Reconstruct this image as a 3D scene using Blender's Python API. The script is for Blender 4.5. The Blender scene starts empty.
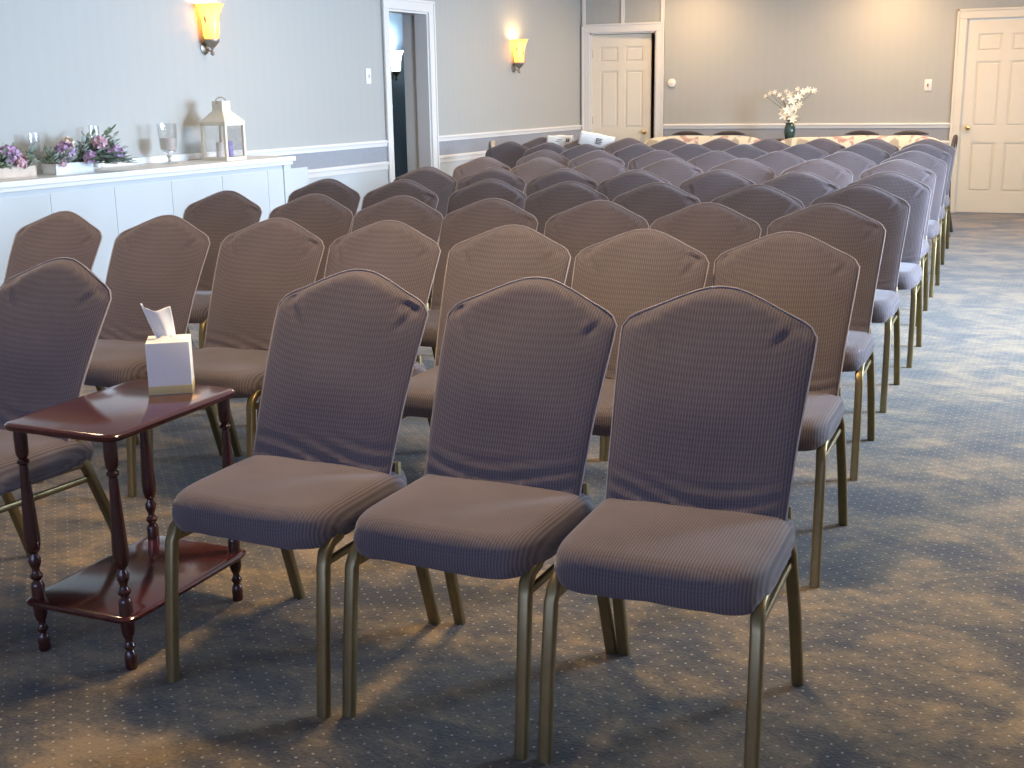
import bpy, bmesh, math, random
from mathutils import Vector, Matrix, noise
PI = math.pi
S = bpy.context.scene
C = S.collection

# ------------------------------------------------------------------ camera
F, HC, PITCH, ROLL, PSI = 1197.96, 1.3554, 0.2386, -0.01594, 0.40714
fw = Vector((-math.sin(PSI)*math.cos(PITCH), math.cos(PSI)*math.cos(PITCH), -math.sin(PITCH)))
r0 = Vector((math.cos(PSI), math.sin(PSI), 0)); u0 = r0.cross(fw)
rt = math.cos(ROLL)*r0 + math.sin(ROLL)*u0
up = -math.sin(ROLL)*r0 + math.cos(ROLL)*u0
cd = bpy.data.cameras.new('camera'); cam = bpy.data.objects.new('camera', cd); C.objects.link(cam)
cd.sensor_width = 36; cd.lens = F*36/1024; cd.clip_start = .05; cd.clip_end = 100
cam.matrix_world = Matrix(((rt.x, up.x, -fw.x, 0), (rt.y, up.y, -fw.y, 0), (rt.z, up.z, -fw.z, HC), (0, 0, 0, 1)))
S.camera = cam
# ------------------------------------------------------------------ world, exposure
w = bpy.data.worlds.new('world'); S.world = w; w.use_nodes = True
w.node_tree.nodes['Background'].inputs[0].default_value = (.55, .75, 1, 1)
w.node_tree.nodes['Background'].inputs[1].default_value = 1.5
S.view_settings.view_transform = 'Standard'; S.view_settings.look = 'None'
S.view_settings.gamma = 1; S.view_settings.use_curve_mapping = False
S.view_settings.exposure = 0.0
YB = 14.063; XR = 2.6; YF = -3.6; CZ = 2.62       # back wall, right wall, front wall, ceiling
WARM = (1.0, .72, .42); COOL = (.61, .77, 1.0)
def area(name, loc, rot, sx, sy, e, col, spread=180, parent=None):
    l = bpy.data.lights.new(name, 'AREA'); l.shape = 'RECTANGLE'; l.size = sx; l.size_y = sy
    l.energy = e; l.color = col; l.spread = math.radians(spread)
    o = bpy.data.objects.new(name, l); C.objects.link(o); o.location = loc; o.rotation_euler = rot
    return o
# daylight through the windows of the right wall and of the wall behind the camera
WIN_R = [(5.75, 7.75), (9.6, 11.0)]
WIN_RE = [640, 170]
WIN_F = [(-3.9, -2.3), (-1.2, .8)]
for (a, b), e in zip(WIN_R, WIN_RE):
    area('window_daylight', (XR+.25, (a+b)/2, 1.5), (0, PI/2, 0), 1.3, b-a, e, COOL, 150)
for a, b in WIN_F:
    area('window_daylight', ((a+b)/2, YF-.25, 1.5), (PI/2, 0, 0), b-a, 1.3, 58, (.44, .54, 1.0), 160)
# ceiling lamps; the last is an added fill for the back wall
CEIL = [(-1.4, 3.0, 54), (-3.8, 3.2, 26), (1.2, 3.2, 12), (-1.2, 7.4, 22), (-3.7, 7.4, 28), (-1.2, 11.2, 24), (-3.7, 11.2, 22), (-3.68, 13.35, 24), (-1.55, 13.35, 28), (-.2, 12.4, 38)]
for x, y, e in CEIL:
    l = bpy.data.lights.new('ceiling_lamp_or_fill', 'AREA'); l.shape = 'DISK'; l.size = .3; l.energy = e; l.color = WARM if y < 12 else (1, .62, .30)
    o = bpy.data.objects.new('ceiling_lamp_or_fill', l); C.objects.link(o); o.location = (x, y, CZ-.05)

# ------------------------------------------------------------------ materials
def nt(name):
    m = bpy.data.materials.new(name); m.use_nodes = True
    return m, m.node_tree.nodes, m.node_tree.links, m.node_tree.nodes['Principled BSDF']
def setp(b, **k):
    for n, v in k.items():
        n = n.replace('_', ' ')
        if n in b.inputs: b.inputs[n].default_value = v
def plain(name, col, rough=.5, metal=0, nscale=0, namt=.15, bump=0, **k):
    m, N, L, b = nt(name); setp(b, Roughness=rough, Metallic=metal, **k)
    b.inputs['Base Color'].default_value = (*col, 1)
    if nscale:
        tc = N.new('ShaderNodeTexCoord'); t = N.new('ShaderNodeTexNoise'); t.inputs['Scale'].default_value = nscale
        t.inputs['Detail'].default_value = 4
        L.new(tc.outputs['Object'], t.inputs['Vector'])
        mx = N.new('ShaderNodeMix'); mx.data_type = 'RGBA'
        mx.inputs['A'].default_value = (*[c*(1-namt) for c in col], 1); mx.inputs['B'].default_value = (*[min(1, c*(1+namt)) for c in col], 1)
        L.new(t.outputs['Fac'], mx.inputs['Factor']); L.new(mx.outputs['Result'], b.inputs['Base Color'])
        if bump:
            bp = N.new('ShaderNodeBump'); bp.inputs['Distance'].default_value = bump; bp.inputs['Strength'].default_value = .6
            L.new(t.outputs['Fac'], bp.inputs['Height']); L.new(bp.outputs['Normal'], b.inputs['Normal'])
    return m
def mathn(N, L, op, a, b=None, c=None):
    n = N.new('ShaderNodeMath'); n.operation = op
    for i, v in enumerate((a, b, c)):
        if v is None: continue
        if isinstance(v, (int, float)): n.inputs[i].default_value = v
        else: L.new(v, n.inputs[i])
    return n.outputs[0]
def waffle(name, ca, cb, pitch=.0066):
    m, N, L, b = nt(name); setp(b, Roughness=.82, Sheen_Weight=.35, Sheen_Roughness=.35)
    b.inputs['Specular IOR Level'].default_value = .25
    tc = N.new('ShaderNodeTexCoord'); sp = N.new('ShaderNodeSeparateXYZ'); L.new(tc.outputs['Object'], sp.inputs[0])
    k = 2*PI/pitch
    sx = mathn(N, L, 'SINE', mathn(N, L, 'MULTIPLY', sp.outputs['X'], k))
    yz = mathn(N, L, 'SUBTRACT', sp.outputs['Z'], sp.outputs['Y'])
    sy = mathn(N, L, 'SINE', mathn(N, L, 'MULTIPLY', yz, k))
    h = mathn(N, L, 'ADD', mathn(N, L, 'MULTIPLY_ADD', sx, .30, .5), mathn(N, L, 'MULTIPLY', sy, .08))
    ns = N.new('ShaderNodeTexNoise'); ns.inputs['Scale'].default_value = 5; ns.inputs['Detail'].default_value = 3
    L.new(tc.outputs['Object'], ns.inputs['Vector'])
    f = mathn(N, L, 'ADD', mathn(N, L, 'MULTIPLY', h, .8), mathn(N, L, 'MULTIPLY_ADD', ns.outputs['Fac'], .5, -.2))
    mx = N.new('ShaderNodeMix'); mx.data_type = 'RGBA'; mx.inputs['A'].default_value = (*ca, 1); mx.inputs['B'].default_value = (*cb, 1)
    L.new(f, mx.inputs['Factor']); L.new(mx.outputs['Result'], b.inputs['Base Color'])
    bp = N.new('ShaderNodeBump'); bp.inputs['Distance'].default_value = .0015; bp.inputs['Strength'].default_value = .45
    L.new(h, bp.inputs['Height']); L.new(bp.outputs['Normal'], b.inputs['Normal'])
    return m
M = {}
M['cover'] = waffle('waffle_cover_fabric', (.066, .054, .062), (.205, .172, .176))
M['seam_highlight'] = plain('pale_seam_rim_highlight', (.34, .29, .28), .6, Sheen_Weight=.5)  # seam in a pale colour that carries the rim light from the windows
M['brass'] = plain('brass_tube', (.26, .205, .10), .40, .8, 30, .2)
M['cherry'] = plain('cherry_wood', (.065, .013, .012), .14, 0, 14, .35, Coat_Weight=.6, Coat_Roughness=.12)
M['cherry_dark'] = plain('dark_cherry_wood', (.05, .014, .012), .25, 0, 14, .3, Coat_Weight=.5, Coat_Roughness=.15)
M['trim'] = plain('white_trim_paint', (.70, .69, .65), .4, 0, 3, .04)
M['door'] = plain('cream_door_paint', (.70, .655, .54), .42, 0, 3, .04)
M['panel'] = plain('pale_wainscot_paint', (.50, .54, .54), .5, 0, 2, .05)
M['band'] = plain('grey_blue_wall_band', (.29, .31, .34), .6, 0, 30, .1)
M['darkwall'] = plain('slate_wall_paint', (.34, .40, .46), .7, 0, 3, .15)
M['ceiling'] = plain('ceiling_paint', (.78, .76, .70), .9, 0, 20, .04)
M['silver'] = plain('silver_metal', (.8, .8, .8), .15, 1)
M['bronze'] = plain('antique_metal', (.32, .28, .22), .45, .7, 40, .3)
M['gold'] = plain('brass_knob', (.75, .55, .28), .25, 1)
M['plastic'] = plain('ivory_plastic', (.75, .73, .66), .4)
M['beige'] = plain('beige_plastic', (.55, .47, .33), .5)
M['dark'] = plain('dark_plastic', (.04, .04, .04), .5)
M['lantern'] = plain('cream_lantern_metal', (.70, .64, .50), .45, 0, 12, .1)
M['wax'] = plain('taupe_wax', (.50, .45, .40), .5, Subsurface_Weight=.2)
M['purple_wax'] = plain('lilac_wax', (.27, .24, .48), .5)
M['white_wax'] = plain('white_wax', (.85, .84, .78), .5)
M['tissue'] = plain('tissue_paper', (.88, .84, .76), .9, 0, 25, .04)
M['paper'] = plain('white_paper', (.86, .85, .80), .8, 0, 20, .03)
M['ink'] = plain('dark_ink', (.10, .09, .09), .8)
M['darkwood'] = plain('dark_carved_wood', (.05, .035, .032), .35, 0, 25, .3)
M['leaf'] = plain('dusty_green_leaf', (.25, .34, .22), .6, 0, 15, .35)
M['leaf2'] = plain('eucalyptus_leaf', (.42, .49, .44), .6, 0, 15, .25)
M['stem'] = plain('plant_stem', (.14, .16, .09), .7)
M['lilac'] = plain('lilac_petal', (.50, .34, .52), .7, 0, 30, .3)
M['rose'] = plain('cream_rose_petal', (.80, .66, .52), .7, 0, 30, .12)
M['pink'] = plain('dusty_pink_petal', (.62, .40, .45), .7, 0, 30, .2)
M['whitepetal'] = plain('white_lily_petal', (.85, .80, .66), .6)
M['planter_wood'] = plain('pale_planter_wood', (.60, .50, .40), .7, 0, 20, .25)
M['planter_white'] = plain('whitewashed_planter', (.72, .75, .75), .6, 0, 20, .15)
M['teal_glass'] = plain('dark_green_vase_glass', (.03, .07, .06), .08, 0, Coat_Weight=.5)

def wallpaper():
    m, N, L, b = nt('striped_wallpaper'); setp(b, Roughness=.55)
    tc = N.new('ShaderNodeTexCoord'); sp = N.new('ShaderNodeSeparateXYZ'); L.new(tc.outputs['Object'], sp.inputs[0])
    s = mathn(N, L, 'ADD', sp.outputs['X'], sp.outputs['Y'])
    st = mathn(N, L, 'SINE', mathn(N, L, 'MULTIPLY', s, 2*PI/.11))
    st = mathn(N, L, 'MULTIPLY_ADD', mathn(N, L, 'GREATER_THAN', st, 0), .35, .3)
    n = N.new('ShaderNodeTexNoise'); n.inputs['Scale'].default_value = 1.6; L.new(tc.outputs['Object'], n.inputs['Vector'])
    f = mathn(N, L, 'ADD', st, mathn(N, L, 'MULTIPLY_ADD', n.outputs['Fac'], .4, -.2))
    mx = N.new('ShaderNodeMix'); mx.data_type = 'RGBA'; mx.inputs['A'].default_value = (.385, .395, .37, 1); mx.inputs['B'].default_value = (.40, .408, .382, 1)
    L.new(f, mx.inputs['Factor']); L.new(mx.outputs['Result'], b.inputs['Base Color'])
    return m
M['wall'] = wallpaper()

def carpet():
    m, N, L, b = nt('dotted_carpet'); setp(b, Roughness=.95, Sheen_Weight=.3)
    b.inputs['Specular IOR Level'].default_value = .1
    tc = N.new('ShaderNodeTexCoord')
    mp = N.new('ShaderNodeMapping'); mp.inputs['Rotation'].default_value = (0, 0, .5); mp.inputs['Scale'].default_value = (1, 1.35, 1)
    L.new(tc.outputs['Object'], mp.inputs[0])
    def noi(scale, det, dist=0, src=mp.outputs[0]):
        n = N.new('ShaderNodeTexNoise'); n.inputs['Scale'].default_value = scale; n.inputs['Detail'].default_value = det
        n.inputs['Distortion'].default_value = dist; n.inputs['Roughness'].default_value = .6; L.new(src, n.inputs['Vector']); return n.outputs['Fac']
    big = noi(3.3, 7, .6); brush = noi(1.25, 3, 1.2); fine = noi(90, 3)
    r = N.new('ShaderNodeValToRGB'); e = r.color_ramp.elements
    e[0].position = .455; e[0].color = (.032, .030, .028, 1); e[1].position = .635; e[1].color = (.265, .180, .078, 1)
    e2 = e.new(.53); e2.color = (.096, .075, .044, 1)
    mid = noi(16, 5, .3)
    f = mathn(N, L, 'ADD', mathn(N, L, 'MULTIPLY', big, .50), mathn(N, L, 'MULTIPLY', brush, .22))
    f = mathn(N, L, 'ADD', f, mathn(N, L, 'MULTIPLY', mid, .20))
    f = mathn(N, L, 'ADD', f, mathn(N, L, 'MULTIPLY', fine, .16)); L.new(f, r.inputs[0])
    # small woven dots on a diagonal lattice
    md = N.new('ShaderNodeMapping'); md.inputs['Rotation'].default_value = (0, 0, PI/4+.03); L.new(tc.outputs['Object'], md.inputs[0])
    v = N.new('ShaderNodeTexVoronoi'); v.inputs['Scale'].default_value = 27; v.inputs['Randomness'].default_value = .06; v.voronoi_dimensions = '2D'
    L.new(md.outputs[0], v.inputs['Vector'])
    d = mathn(N, L, 'LESS_THAN', v.outputs['Distance'], .085)
    d = mathn(N, L, 'MULTIPLY', d, .5)
    mx = N.new('ShaderNodeMix'); mx.data_type = 'RGBA'; L.new(d, mx.inputs['Factor']); L.new(r.outputs[0], mx.inputs['A']); mx.inputs['B'].default_value = (.62, .54, .40, 1)
    L.new(mx.outputs['Result'], b.inputs['Base Color'])
    bp = N.new('ShaderNodeBump'); bp.inputs['Distance'].default_value = .004; bp.inputs['Strength'].default_value = .6
    L.new(mathn(N, L, 'ADD', fine, mathn(N, L, 'MULTIPLY', brush, 2)), bp.inputs['Height']); L.new(bp.outputs['Normal'], b.inputs['Normal'])
    return m
M['carpet'] = carpet()

def floral(name, base, c1, c2, scale):
    m, N, L, b = nt(name); setp(b, Roughness=.85, Sheen_Weight=.2)
    tc = N.new('ShaderNodeTexCoord')
    v = N.new('ShaderNodeTexNoise'); v.inputs['Scale'].default_value = scale; v.inputs['Detail'].default_value = 2; v.inputs['Distortion'].default_value = .8
    L.new(tc.outputs['Object'], v.inputs['Vector'])
    r = N.new('ShaderNodeValToRGB'); e = r.color_ramp.elements
    e[0].position = .0; e[0].color = (*c2, 1); e[1].position = 1; e[1].color = (*c1, 1)
    for p_, c_ in ((.36, c2), (.42, base), (.58, base), (.64, c1)):
        x = e.new(p_); x.color = (*c_, 1)
    L.new(v.outputs['Fac'], r.inputs[0]); L.new(r.outputs[0], b.inputs['Base Color'])
    return m
M['floral'] = floral('cream_floral_upholstery', (.78, .68, .48), (.55, .30, .24), (.45, .36, .25), 7)
M['floral_green'] = floral('green_patterned_upholstery', (.24, .28, .24), (.40, .38, .32), (.12, .16, .22), 14)

def glass(name, col=(1, 1, 1), gl=.12):
    m = bpy.data.materials.new(name); m.use_nodes = True; N = m.node_tree.nodes; L = m.node_tree.links; N.clear()
    o = N.new('ShaderNodeOutputMaterial'); mx = N.new('ShaderNodeMixShader'); t = N.new('ShaderNodeBsdfTransparent'); g = N.new('ShaderNodeBsdfGlossy')
    t.inputs[0].default_value = (*col, 1); g.inputs['Roughness'].default_value = .03
    f = N.new('ShaderNodeLayerWeight'); f.inputs[0].default_value = .25
    a = N.new('ShaderNodeMath'); a.operation = 'MULTIPLY_ADD'; a.inputs[1].default_value = .45; a.inputs[2].default_value = gl*.5; L.new(f.outputs['Facing'], a.inputs[0])
    L.new(a.outputs[0], mx.inputs[0]); L.new(t.outputs[0], mx.inputs[1]); L.new(g.outputs[0], mx.inputs[2]); L.new(mx.outputs[0], o.inputs[0])
    return m
M['glass'] = glass('clear_glass'); M['pane'] = glass('window_glass', (.97, .98, 1), .02)
def emit(name, c1, c2, s, base=(.8, .7, .5)):
    m, N, L, b = nt(name); b.inputs['Base Color'].default_value = (*base, 1); setp(b, Roughness=.4)
    tc = N.new('ShaderNodeTexCoord'); sp = N.new('ShaderNodeSeparateXYZ'); L.new(tc.outputs['Object'], sp.inputs[0])
    n = N.new('ShaderNodeTexNoise'); n.inputs['Scale'].default_value = 14; L.new(tc.outputs['Object'], n.inputs['Vector'])
    mx = N.new('ShaderNodeMix'); mx.data_type = 'RGBA'; mx.inputs['A'].default_value = (*c1, 1); mx.inputs['B'].default_value = (*c2, 1)
    L.new(n.outputs['Fac'], mx.inputs['Factor']); L.new(mx.outputs['Result'], b.inputs['Emission Color'])
    b.inputs['Emission Strength'].default_value = s
    return m
def shade():
    m, N, L, b = nt('amber_shade_glass'); out = N['Material Output']
    tr = N.new('ShaderNodeBsdfTranslucent'); tr.inputs[0].default_value = (1, .80, .42, 1)
    b.inputs['Base Color'].default_value = (.85, .6, .3, 1); setp(b, Roughness=.3)
    b.inputs['Emission Color'].default_value = (1, .66, .24, 1); b.inputs['Emission Strength'].default_value = .55
    mx = N.new('ShaderNodeMixShader'); mx.inputs[0].default_value = .55
    L.new(b.outputs[0], mx.inputs[1]); L.new(tr.outputs[0], mx.inputs[2]); L.new(mx.outputs[0], out.inputs[0]); return m
M['amber'] = shade(); pass
M['cool_shade'] = emit('lit_cool_shade', (.75, .9, 1), (.85, .95, 1), 6, (.9, .9, .9))
M['lamp_glow'] = emit('lit_diffuser', (1, .8, .55), (1, .82, .6), 6)
M['bulb'] = emit('lit_bulb', (1, .85, .5), (1, .9, .6), 12)

# ------------------------------------------------------------------ mesh helpers
def link(name, bm, mat, parent=None, smooth=True, matrix=None):
    me = bpy.data.meshes.new(name); bmesh.ops.recalc_face_normals(bm, faces=bm.faces); bm.to_mesh(me); bm.free()
    if smooth:
        for p_ in me.polygons: p_.use_smooth = True
        try: me.set_sharp_from_angle(angle=math.radians(38))
        except Exception: pass
    me.materials.append(mat)
    o = bpy.data.objects.new(name, me); C.objects.link(o)
    if parent: o.parent = parent
    if matrix is not None: o.matrix_world = matrix
    return o
def NB(): return bmesh.new()
def box(bm, x0, x1, y0, y1, z0, z1, bev=0):
    r = bmesh.ops.create_cube(bm, size=1)['verts']
    for v in r: v.co = Vector(((x0+x1)/2+v.co.x*(x1-x0), (y0+y1)/2+v.co.y*(y1-y0), (z0+z1)/2+v.co.z*(z1-z0)))
    if bev:
        ed = {e for v in r for e in v.link_edges}
        bmesh.ops.bevel(bm, geom=list(ed), offset=bev, segments=2, affect='EDGES', profile=.6)
def sweep(bm, pts, a, b=None, n=8, up_=Vector((1, 0, 0)), sq=0, cap=True):
    """tube along pts; half sizes a (along up_) and b; sq>0 makes it squarish"""
    b = b or a; pts = [Vector(p_) for p_ in pts]; rings = []
    A = a if isinstance(a, (list, tuple)) else [a]*len(pts); B = b if isinstance(b, (list, tuple)) else [b]*len(pts)
    for i, p_ in enumerate(pts):
        t = (pts[min(i+1, len(pts)-1)]-pts[max(i-1, 0)]).normalized()
        u = up_-t*up_.dot(t)
        if u.length < 1e-3: u = Vector((0, 1, 0))-t*t.y
        u.normalize(); v = t.cross(u); ring = []
        for k in range(n):
            th = 2*PI*(k+.5)/n; c, s = math.cos(th), math.sin(th)
            if sq: c = math.copysign(abs(c)**sq, c); s = math.copysign(abs(s)**sq, s)
            ring.append(bm.verts.new(p_+u*c*A[i]+v*s*B[i]))
        rings.append(ring)
    for r1, r2 in zip(rings, rings[1:]):
        for k in range(n): bm.faces.new((r1[k], r1[(k+1) % n], r2[(k+1) % n], r2[k]))
    if cap: bm.faces.new(rings[0][::-1]); bm.faces.new(rings[-1])
def lathe(bm, prof, cx=0, cy=0, cz=0, n=20, ph=0, wav=None):
    rings = []
    for r, z in prof:
        ring = []
        for k in range(n):
            th = 2*PI*k/n+ph; rr = r*(1+(wav(th, z) if wav else 0))
            ring.append(bm.verts.new((cx+rr*math.cos(th), cy+rr*math.sin(th), cz+z)))
        rings.append(ring)
    for r1, r2 in zip(rings, rings[1:]):
        for k in range(n): bm.faces.new((r1[k], r1[(k+1) % n], r2[(k+1) % n], r2[k]))
    if prof[0][0] > 1e-4: bm.faces.new(rings[0][::-1])
    if prof[-1][0] > 1e-4: bm.faces.new(rings[-1])
def interp(tab, x):
    for (a, fa), (b, fb) in zip(tab, tab[1:]):
        if x <= b:
            t = (x-a)/(b-a); t = max(0, t); return fa+(fb-fa)*t
    return tab[-1][1]
def tag(o, label=None, cat=None, group=None, kind=None):
    if label: o['label'] = label
    if cat: o['category'] = cat
    if group: o['group'] = group
    if kind: o['kind'] = kind
    return o
def empty(name, loc, rz=0, **k):
    o = bpy.data.objects.new(name, None); C.objects.link(o); o.location = loc; o.rotation_euler = (0, 0, rz)
    o.empty_display_size = .1
    return tag(o, **k)
def struct(name, bm, mat, matrix=None, smooth=False, parent=None):
    o = link(name, bm, mat, parent, smooth, matrix)
    if parent is None: o['kind'] = 'structure'
    return o
def copy_tree(o, parent=None):
    c = o.copy(); C.objects.link(c)
    if parent: c.parent = parent
    for ch in KIDS.get(o.name, []): KIDS.setdefault(c.name, []).append(copy_tree(ch, c))
    return c
KIDS = {}

# ------------------------------------------------------------------ room
LK = .0498; LX0 = -5.096
TH = -math.atan(LK)                                  # the left wall runs very slightly oblique
LW = Matrix.Translation((LX0, YB, 0)) @ Matrix.Rotation(TH, 4, 'Z')   # local: x into room, y along wall (0 at the back corner)
def sy(y): return (y-YB)*1.00124
def lw(off, y, z): return LW @ Vector((off, sy(y), z))
bm = NB(); box(bm, -8, XR+.2, YF-.2, YB+1.6, -.06, 0); struct('floor', bm, M['carpet'])
bm = NB(); box(bm, -8, XR+.2, YF-.2, YB+1.6, CZ, CZ+.08); struct('ceiling', bm, M['ceiling'])
DO0, DO1, DH = sy(9.68), sy(10.39), 2.09             # doorway in left wall
T = .12
bm = NB(); box(bm, -T, 0, sy(YF)-.3, DO0, 0, CZ); box(bm, -T, 0, DO1, .3, 0, CZ); box(bm, -T, 0, DO0, DO1, DH, CZ)
struct('wall_left', bm, M['wall'], LW)
# back wall with two door openings
D1 = (-4.975, -4.155, 2.03); D2 = (-.75, .07, 2.04)
bm = NB(); box(bm, LX0-.05, D1[0], YB, YB+T, 0, CZ); box(bm, D1[0], D1[1], YB, YB+T, D1[2], CZ)
box(bm, D1[1], D2[0], YB, YB+T, 0, CZ); box(bm, D2[0], D2[1], YB, YB+T, D2[2], CZ); box(bm, D2[1], XR, YB, YB+T, 0, CZ)
struct('wall_back', bm, M['wall'])
bm = NB(); z0, z1 = .85, 2.15
ys = [YF]+[v for ab in WIN_R for v in ab]+[YB+T]
for i in range(0, len(ys), 2): box(bm, XR, XR+T, ys[i], ys[i+1], 0, CZ)
for a, b in WIN_R: box(bm, XR, XR+T, a, b, 0, z0); box(bm, XR, XR+T, a, b, z1, CZ)
struct('wall_right', bm, M['wall'])
bm = NB(); xs = [-6.6]+[v for ab in WIN_F for v in ab]+[XR+T]
for i in range(0, len(xs), 2): box(bm, xs[i], xs[i+1], YF-T, YF, 0, CZ)
for a, b in WIN_F: box(bm, a, b, YF-T, YF, 0, z0); box(bm, a, b, YF-T, YF, z1, CZ)
struct('wall_front', bm, M['wall'])
wn = 0
def window(a, b, side):
    global wn; wn += 1
    f = NB(); g = NB()
    def bb(B, u0, u1, v0, v1, d0, d1):
        if side == 'r': box(B, XR+d0, XR+d1, u0, u1, v0, v1)
        else: box(B, u0, u1, YF-d1, YF-d0, v0, v1)
    for u0, u1, v0, v1 in ((a-.07, a+.03, z0-.07, z1+.07), (b-.03, b+.07, z0-.07, z1+.07), (a, b, z0-.07, z0+.03), (a, b, z1-.03, z1+.07), (a, b, (z0+z1)/2-.02, (z0+z1)/2+.02)):
        bb(f, u0, u1, v0, v1, -.02, .06)
    bb(g, a+.03, b-.03, z0+.03, z1-.03, .03, .036)
    o = struct('window_%d' % wn, f, M['trim']); link('window_pane', g, M['pane'], o, False)
for a, b in WIN_R: window(a, b, 'r')
for a, b in WIN_F: window(a, b, 'f')
# rooms beyond: the hallway behind the left doorway and the closet behind the ajar door
hall = NB()
box(hall, -2.15, -2.05, sy(8.4), sy(15.0), 0, CZ); box(hall, -2.05, -T, sy(8.3), sy(8.4), 0, CZ); box(hall, -2.05, -.75, sy(14.9), sy(15.0), 0, CZ)
struct('wall_hallway', hall, M['darkwall'], LW)
bm = NB(); box(bm, -.27, -T-.012, DO1, DO1+.08, 0, CZ); box(bm, -.27, -T-.001, DO1+.08, DO1+.1, 0, CZ)
struct('wall_hallway_return', bm, M['trim'], LW)
bm = NB(); box(bm, -5.3, -3.9, YB+1.3, YB+1.4, 0, CZ); box(bm, -5.32, -5.22, YB+T+.2, YB+1.3, 0, CZ); box(bm, -3.95, -3.85, YB+T+.01, YB+1.3, 0, CZ)
struct('wall_closet', bm, M['darkwall'])
# casings
def casing(bm, a, b, h, wd, axis, t=.022):
    def q(u0, u1, v0, v1, tt):
        if axis == 'l': box(bm, 0.001, tt, u0, u1, v0, v1, .004)
        else: box(bm, u0, u1, YB-tt, YB-.001, v0, v1, .004)
    q(a-wd, a, 0, h, t); q(b, b+wd, 0, h, t); q(a-wd, b+wd, h, h+wd, t)
    q(a-wd, a-wd+.022, 0, h+wd, t+.01); q(b+wd-.022, b+wd, 0, h+wd, t+.01); q(a-wd, b+wd, h+wd-.022, h+wd, t+.01)
bm = NB(); casing(bm, DO0, DO1, DH, .10, 'l'); box(bm, -T-.01, .002, DO0-.001, DO0+.018, 0, DH); box(bm, -T-.01, .002, DO1-.018, DO1+.001, 0, DH); box(bm, -T-.01, .002, DO0, DO1, DH-.018, DH+.001)
struct('trim_1', bm, M['trim'], LW)
bm = NB(); casing(bm, D1[0], D1[1], D1[2], .10, 'b')
box(bm, D1[0]-.001, D1[0]+.018, YB, YB+T, 0, D1[2]); box(bm, D1[1]-.018, D1[1]+.001, YB, YB+T, 0, D1[2]); box(bm, D1[0], D1[1], YB, YB+T, D1[2]-.018, D1[2])
struct('trim_2', bm, M['trim'])
bm = NB(); casing(bm, D2[0], D2[1], D2[2], .10, 'b')
box(bm, D2[0]-.001, D2[0]+.010, YB, YB+T, 0, D2[2]); box(bm, D2[1]-.018, D2[1]+.001, YB, YB+T, 0, D2[2]); box(bm, D2[0], D2[1], YB, YB+T, D2[2]-.01, D2[2])
struct('trim_3', bm, M['door'])
# battens of the panelled transom above the ajar door
bm = NB()
for x in (-5.05, -4.565, -4.08): box(bm, x-.02, x+.02, YB-.018, YB-.001, D1[2]+.10, CZ)
struct('trim_4', bm, M['trim'])
# chair rails, the band between them, wainscot and baseboards
def rail(bm, axis, u0, u1, zt, h=.055, p_=.028):
    if axis == 'l': box(bm, .001, p_*.55, u0, u1, zt-h, zt, .004); box(bm, .001, p_, u0, u1, zt-h*.42, zt-.006, .005)
    else: box(bm, u0, u1, YB-p_*.55, YB-.001, zt-h, zt, .004); box(bm, u0, u1, YB-p_, YB-.001, zt-h*.42, zt-.006, .005)
LEDGE1 = sy(7.55)
segs = [(LEDGE1, DO0-.10), (DO1+.10, -.02)]
bm = NB()
for a, b in segs: rail(bm, 'l', a, b, .962); rail(bm, 'l', a, b, .775, .07)
struct('trim_5', bm, M['trim'], LW)
bm = NB(); rail(bm, 'b', D1[1]+.10, D2[0]-.10, .965); rail(bm, 'b', D2[1]+.10, XR, .965); rail(bm, 'b', D1[1]+.10, D2[0]-.10, .775, .07); rail(bm, 'b', D2[1]+.10, XR, .775, .07)
struct('trim_6', bm, M['trim'])
bm = NB()
for a, b in segs: box(bm, .001, .006, a, b, .76, .93)
struct('trim_7', bm, M['band'], LW)
bm = NB(); box(bm, D1[1]+.10, D2[0]-.10, YB-.006, YB-.001, .76, .93); box(bm, D2[1]+.10, XR, YB-.006, YB-.001, .76, .93); struct('trim_8', bm, M['band'])
bm = NB()
for a, b in segs: box(bm, .001, .008, a, b, .1, .72)
struct('trim_9', bm, M['panel'], LW)
bm = NB(); box(bm, D1[1]+.10, D2[0]-.10, YB-.008, YB-.001, .1, .72); box(bm, D2[1]+.10, XR, YB-.008, YB-.001, .1, .72); struct('trim_10', bm, M['panel'])
bm = NB()
for a, b in segs: box(bm, .001, .018, a, b, 0, .11, .003)
struct('baseboard_left', bm, M['trim'], LW)
bm = NB(); box(bm, D1[1]+.10, D2[0]-.10, YB-.018, YB-.001, 0, .11, .003); box(bm, D2[1]+.10, XR, YB-.018, YB-.001, 0, .11, .003); struct('baseboard_back', bm, M['trim'])
bm = NB(); box(bm, XR-.016, XR-.001, YF, YB, 0, .11, .003); struct('baseboard_right', bm, M['trim'])

# boxed-out ledge along the left wall
LD = .43; LZ = .93
bm = NB(); ya = sy(YF)+.1
box(bm, .001, LD, ya, LEDGE1, 0, LZ-.035)
k = ya+.3
while k < LEDGE1-.2:                                  # shallow vertical board joints
    box(bm, LD-.001, LD+.003, k, k+.485, .12, LZ-.09, .001); k += .50
box(bm, LD-.001, LD+.016, ya, LEDGE1, 0, .11, .003); box(bm, LD-.001, LD+.014, LEDGE1-.085, LEDGE1, .11, LZ-.035, .003)
o = struct('trim_11', bm, M['panel'], LW)
bm = NB(); box(bm, .001, LD+.035, ya, LEDGE1+.04, LZ-.035, LZ, .006); box(bm, .001, LD+.02, ya, LEDGE1+.02, LZ-.06, LZ-.035, .006); box(bm, .001, .02, ya, LEDGE1, LZ, LZ+.045, .004)
struct('trim_12', bm, M['trim'], LW)

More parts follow.
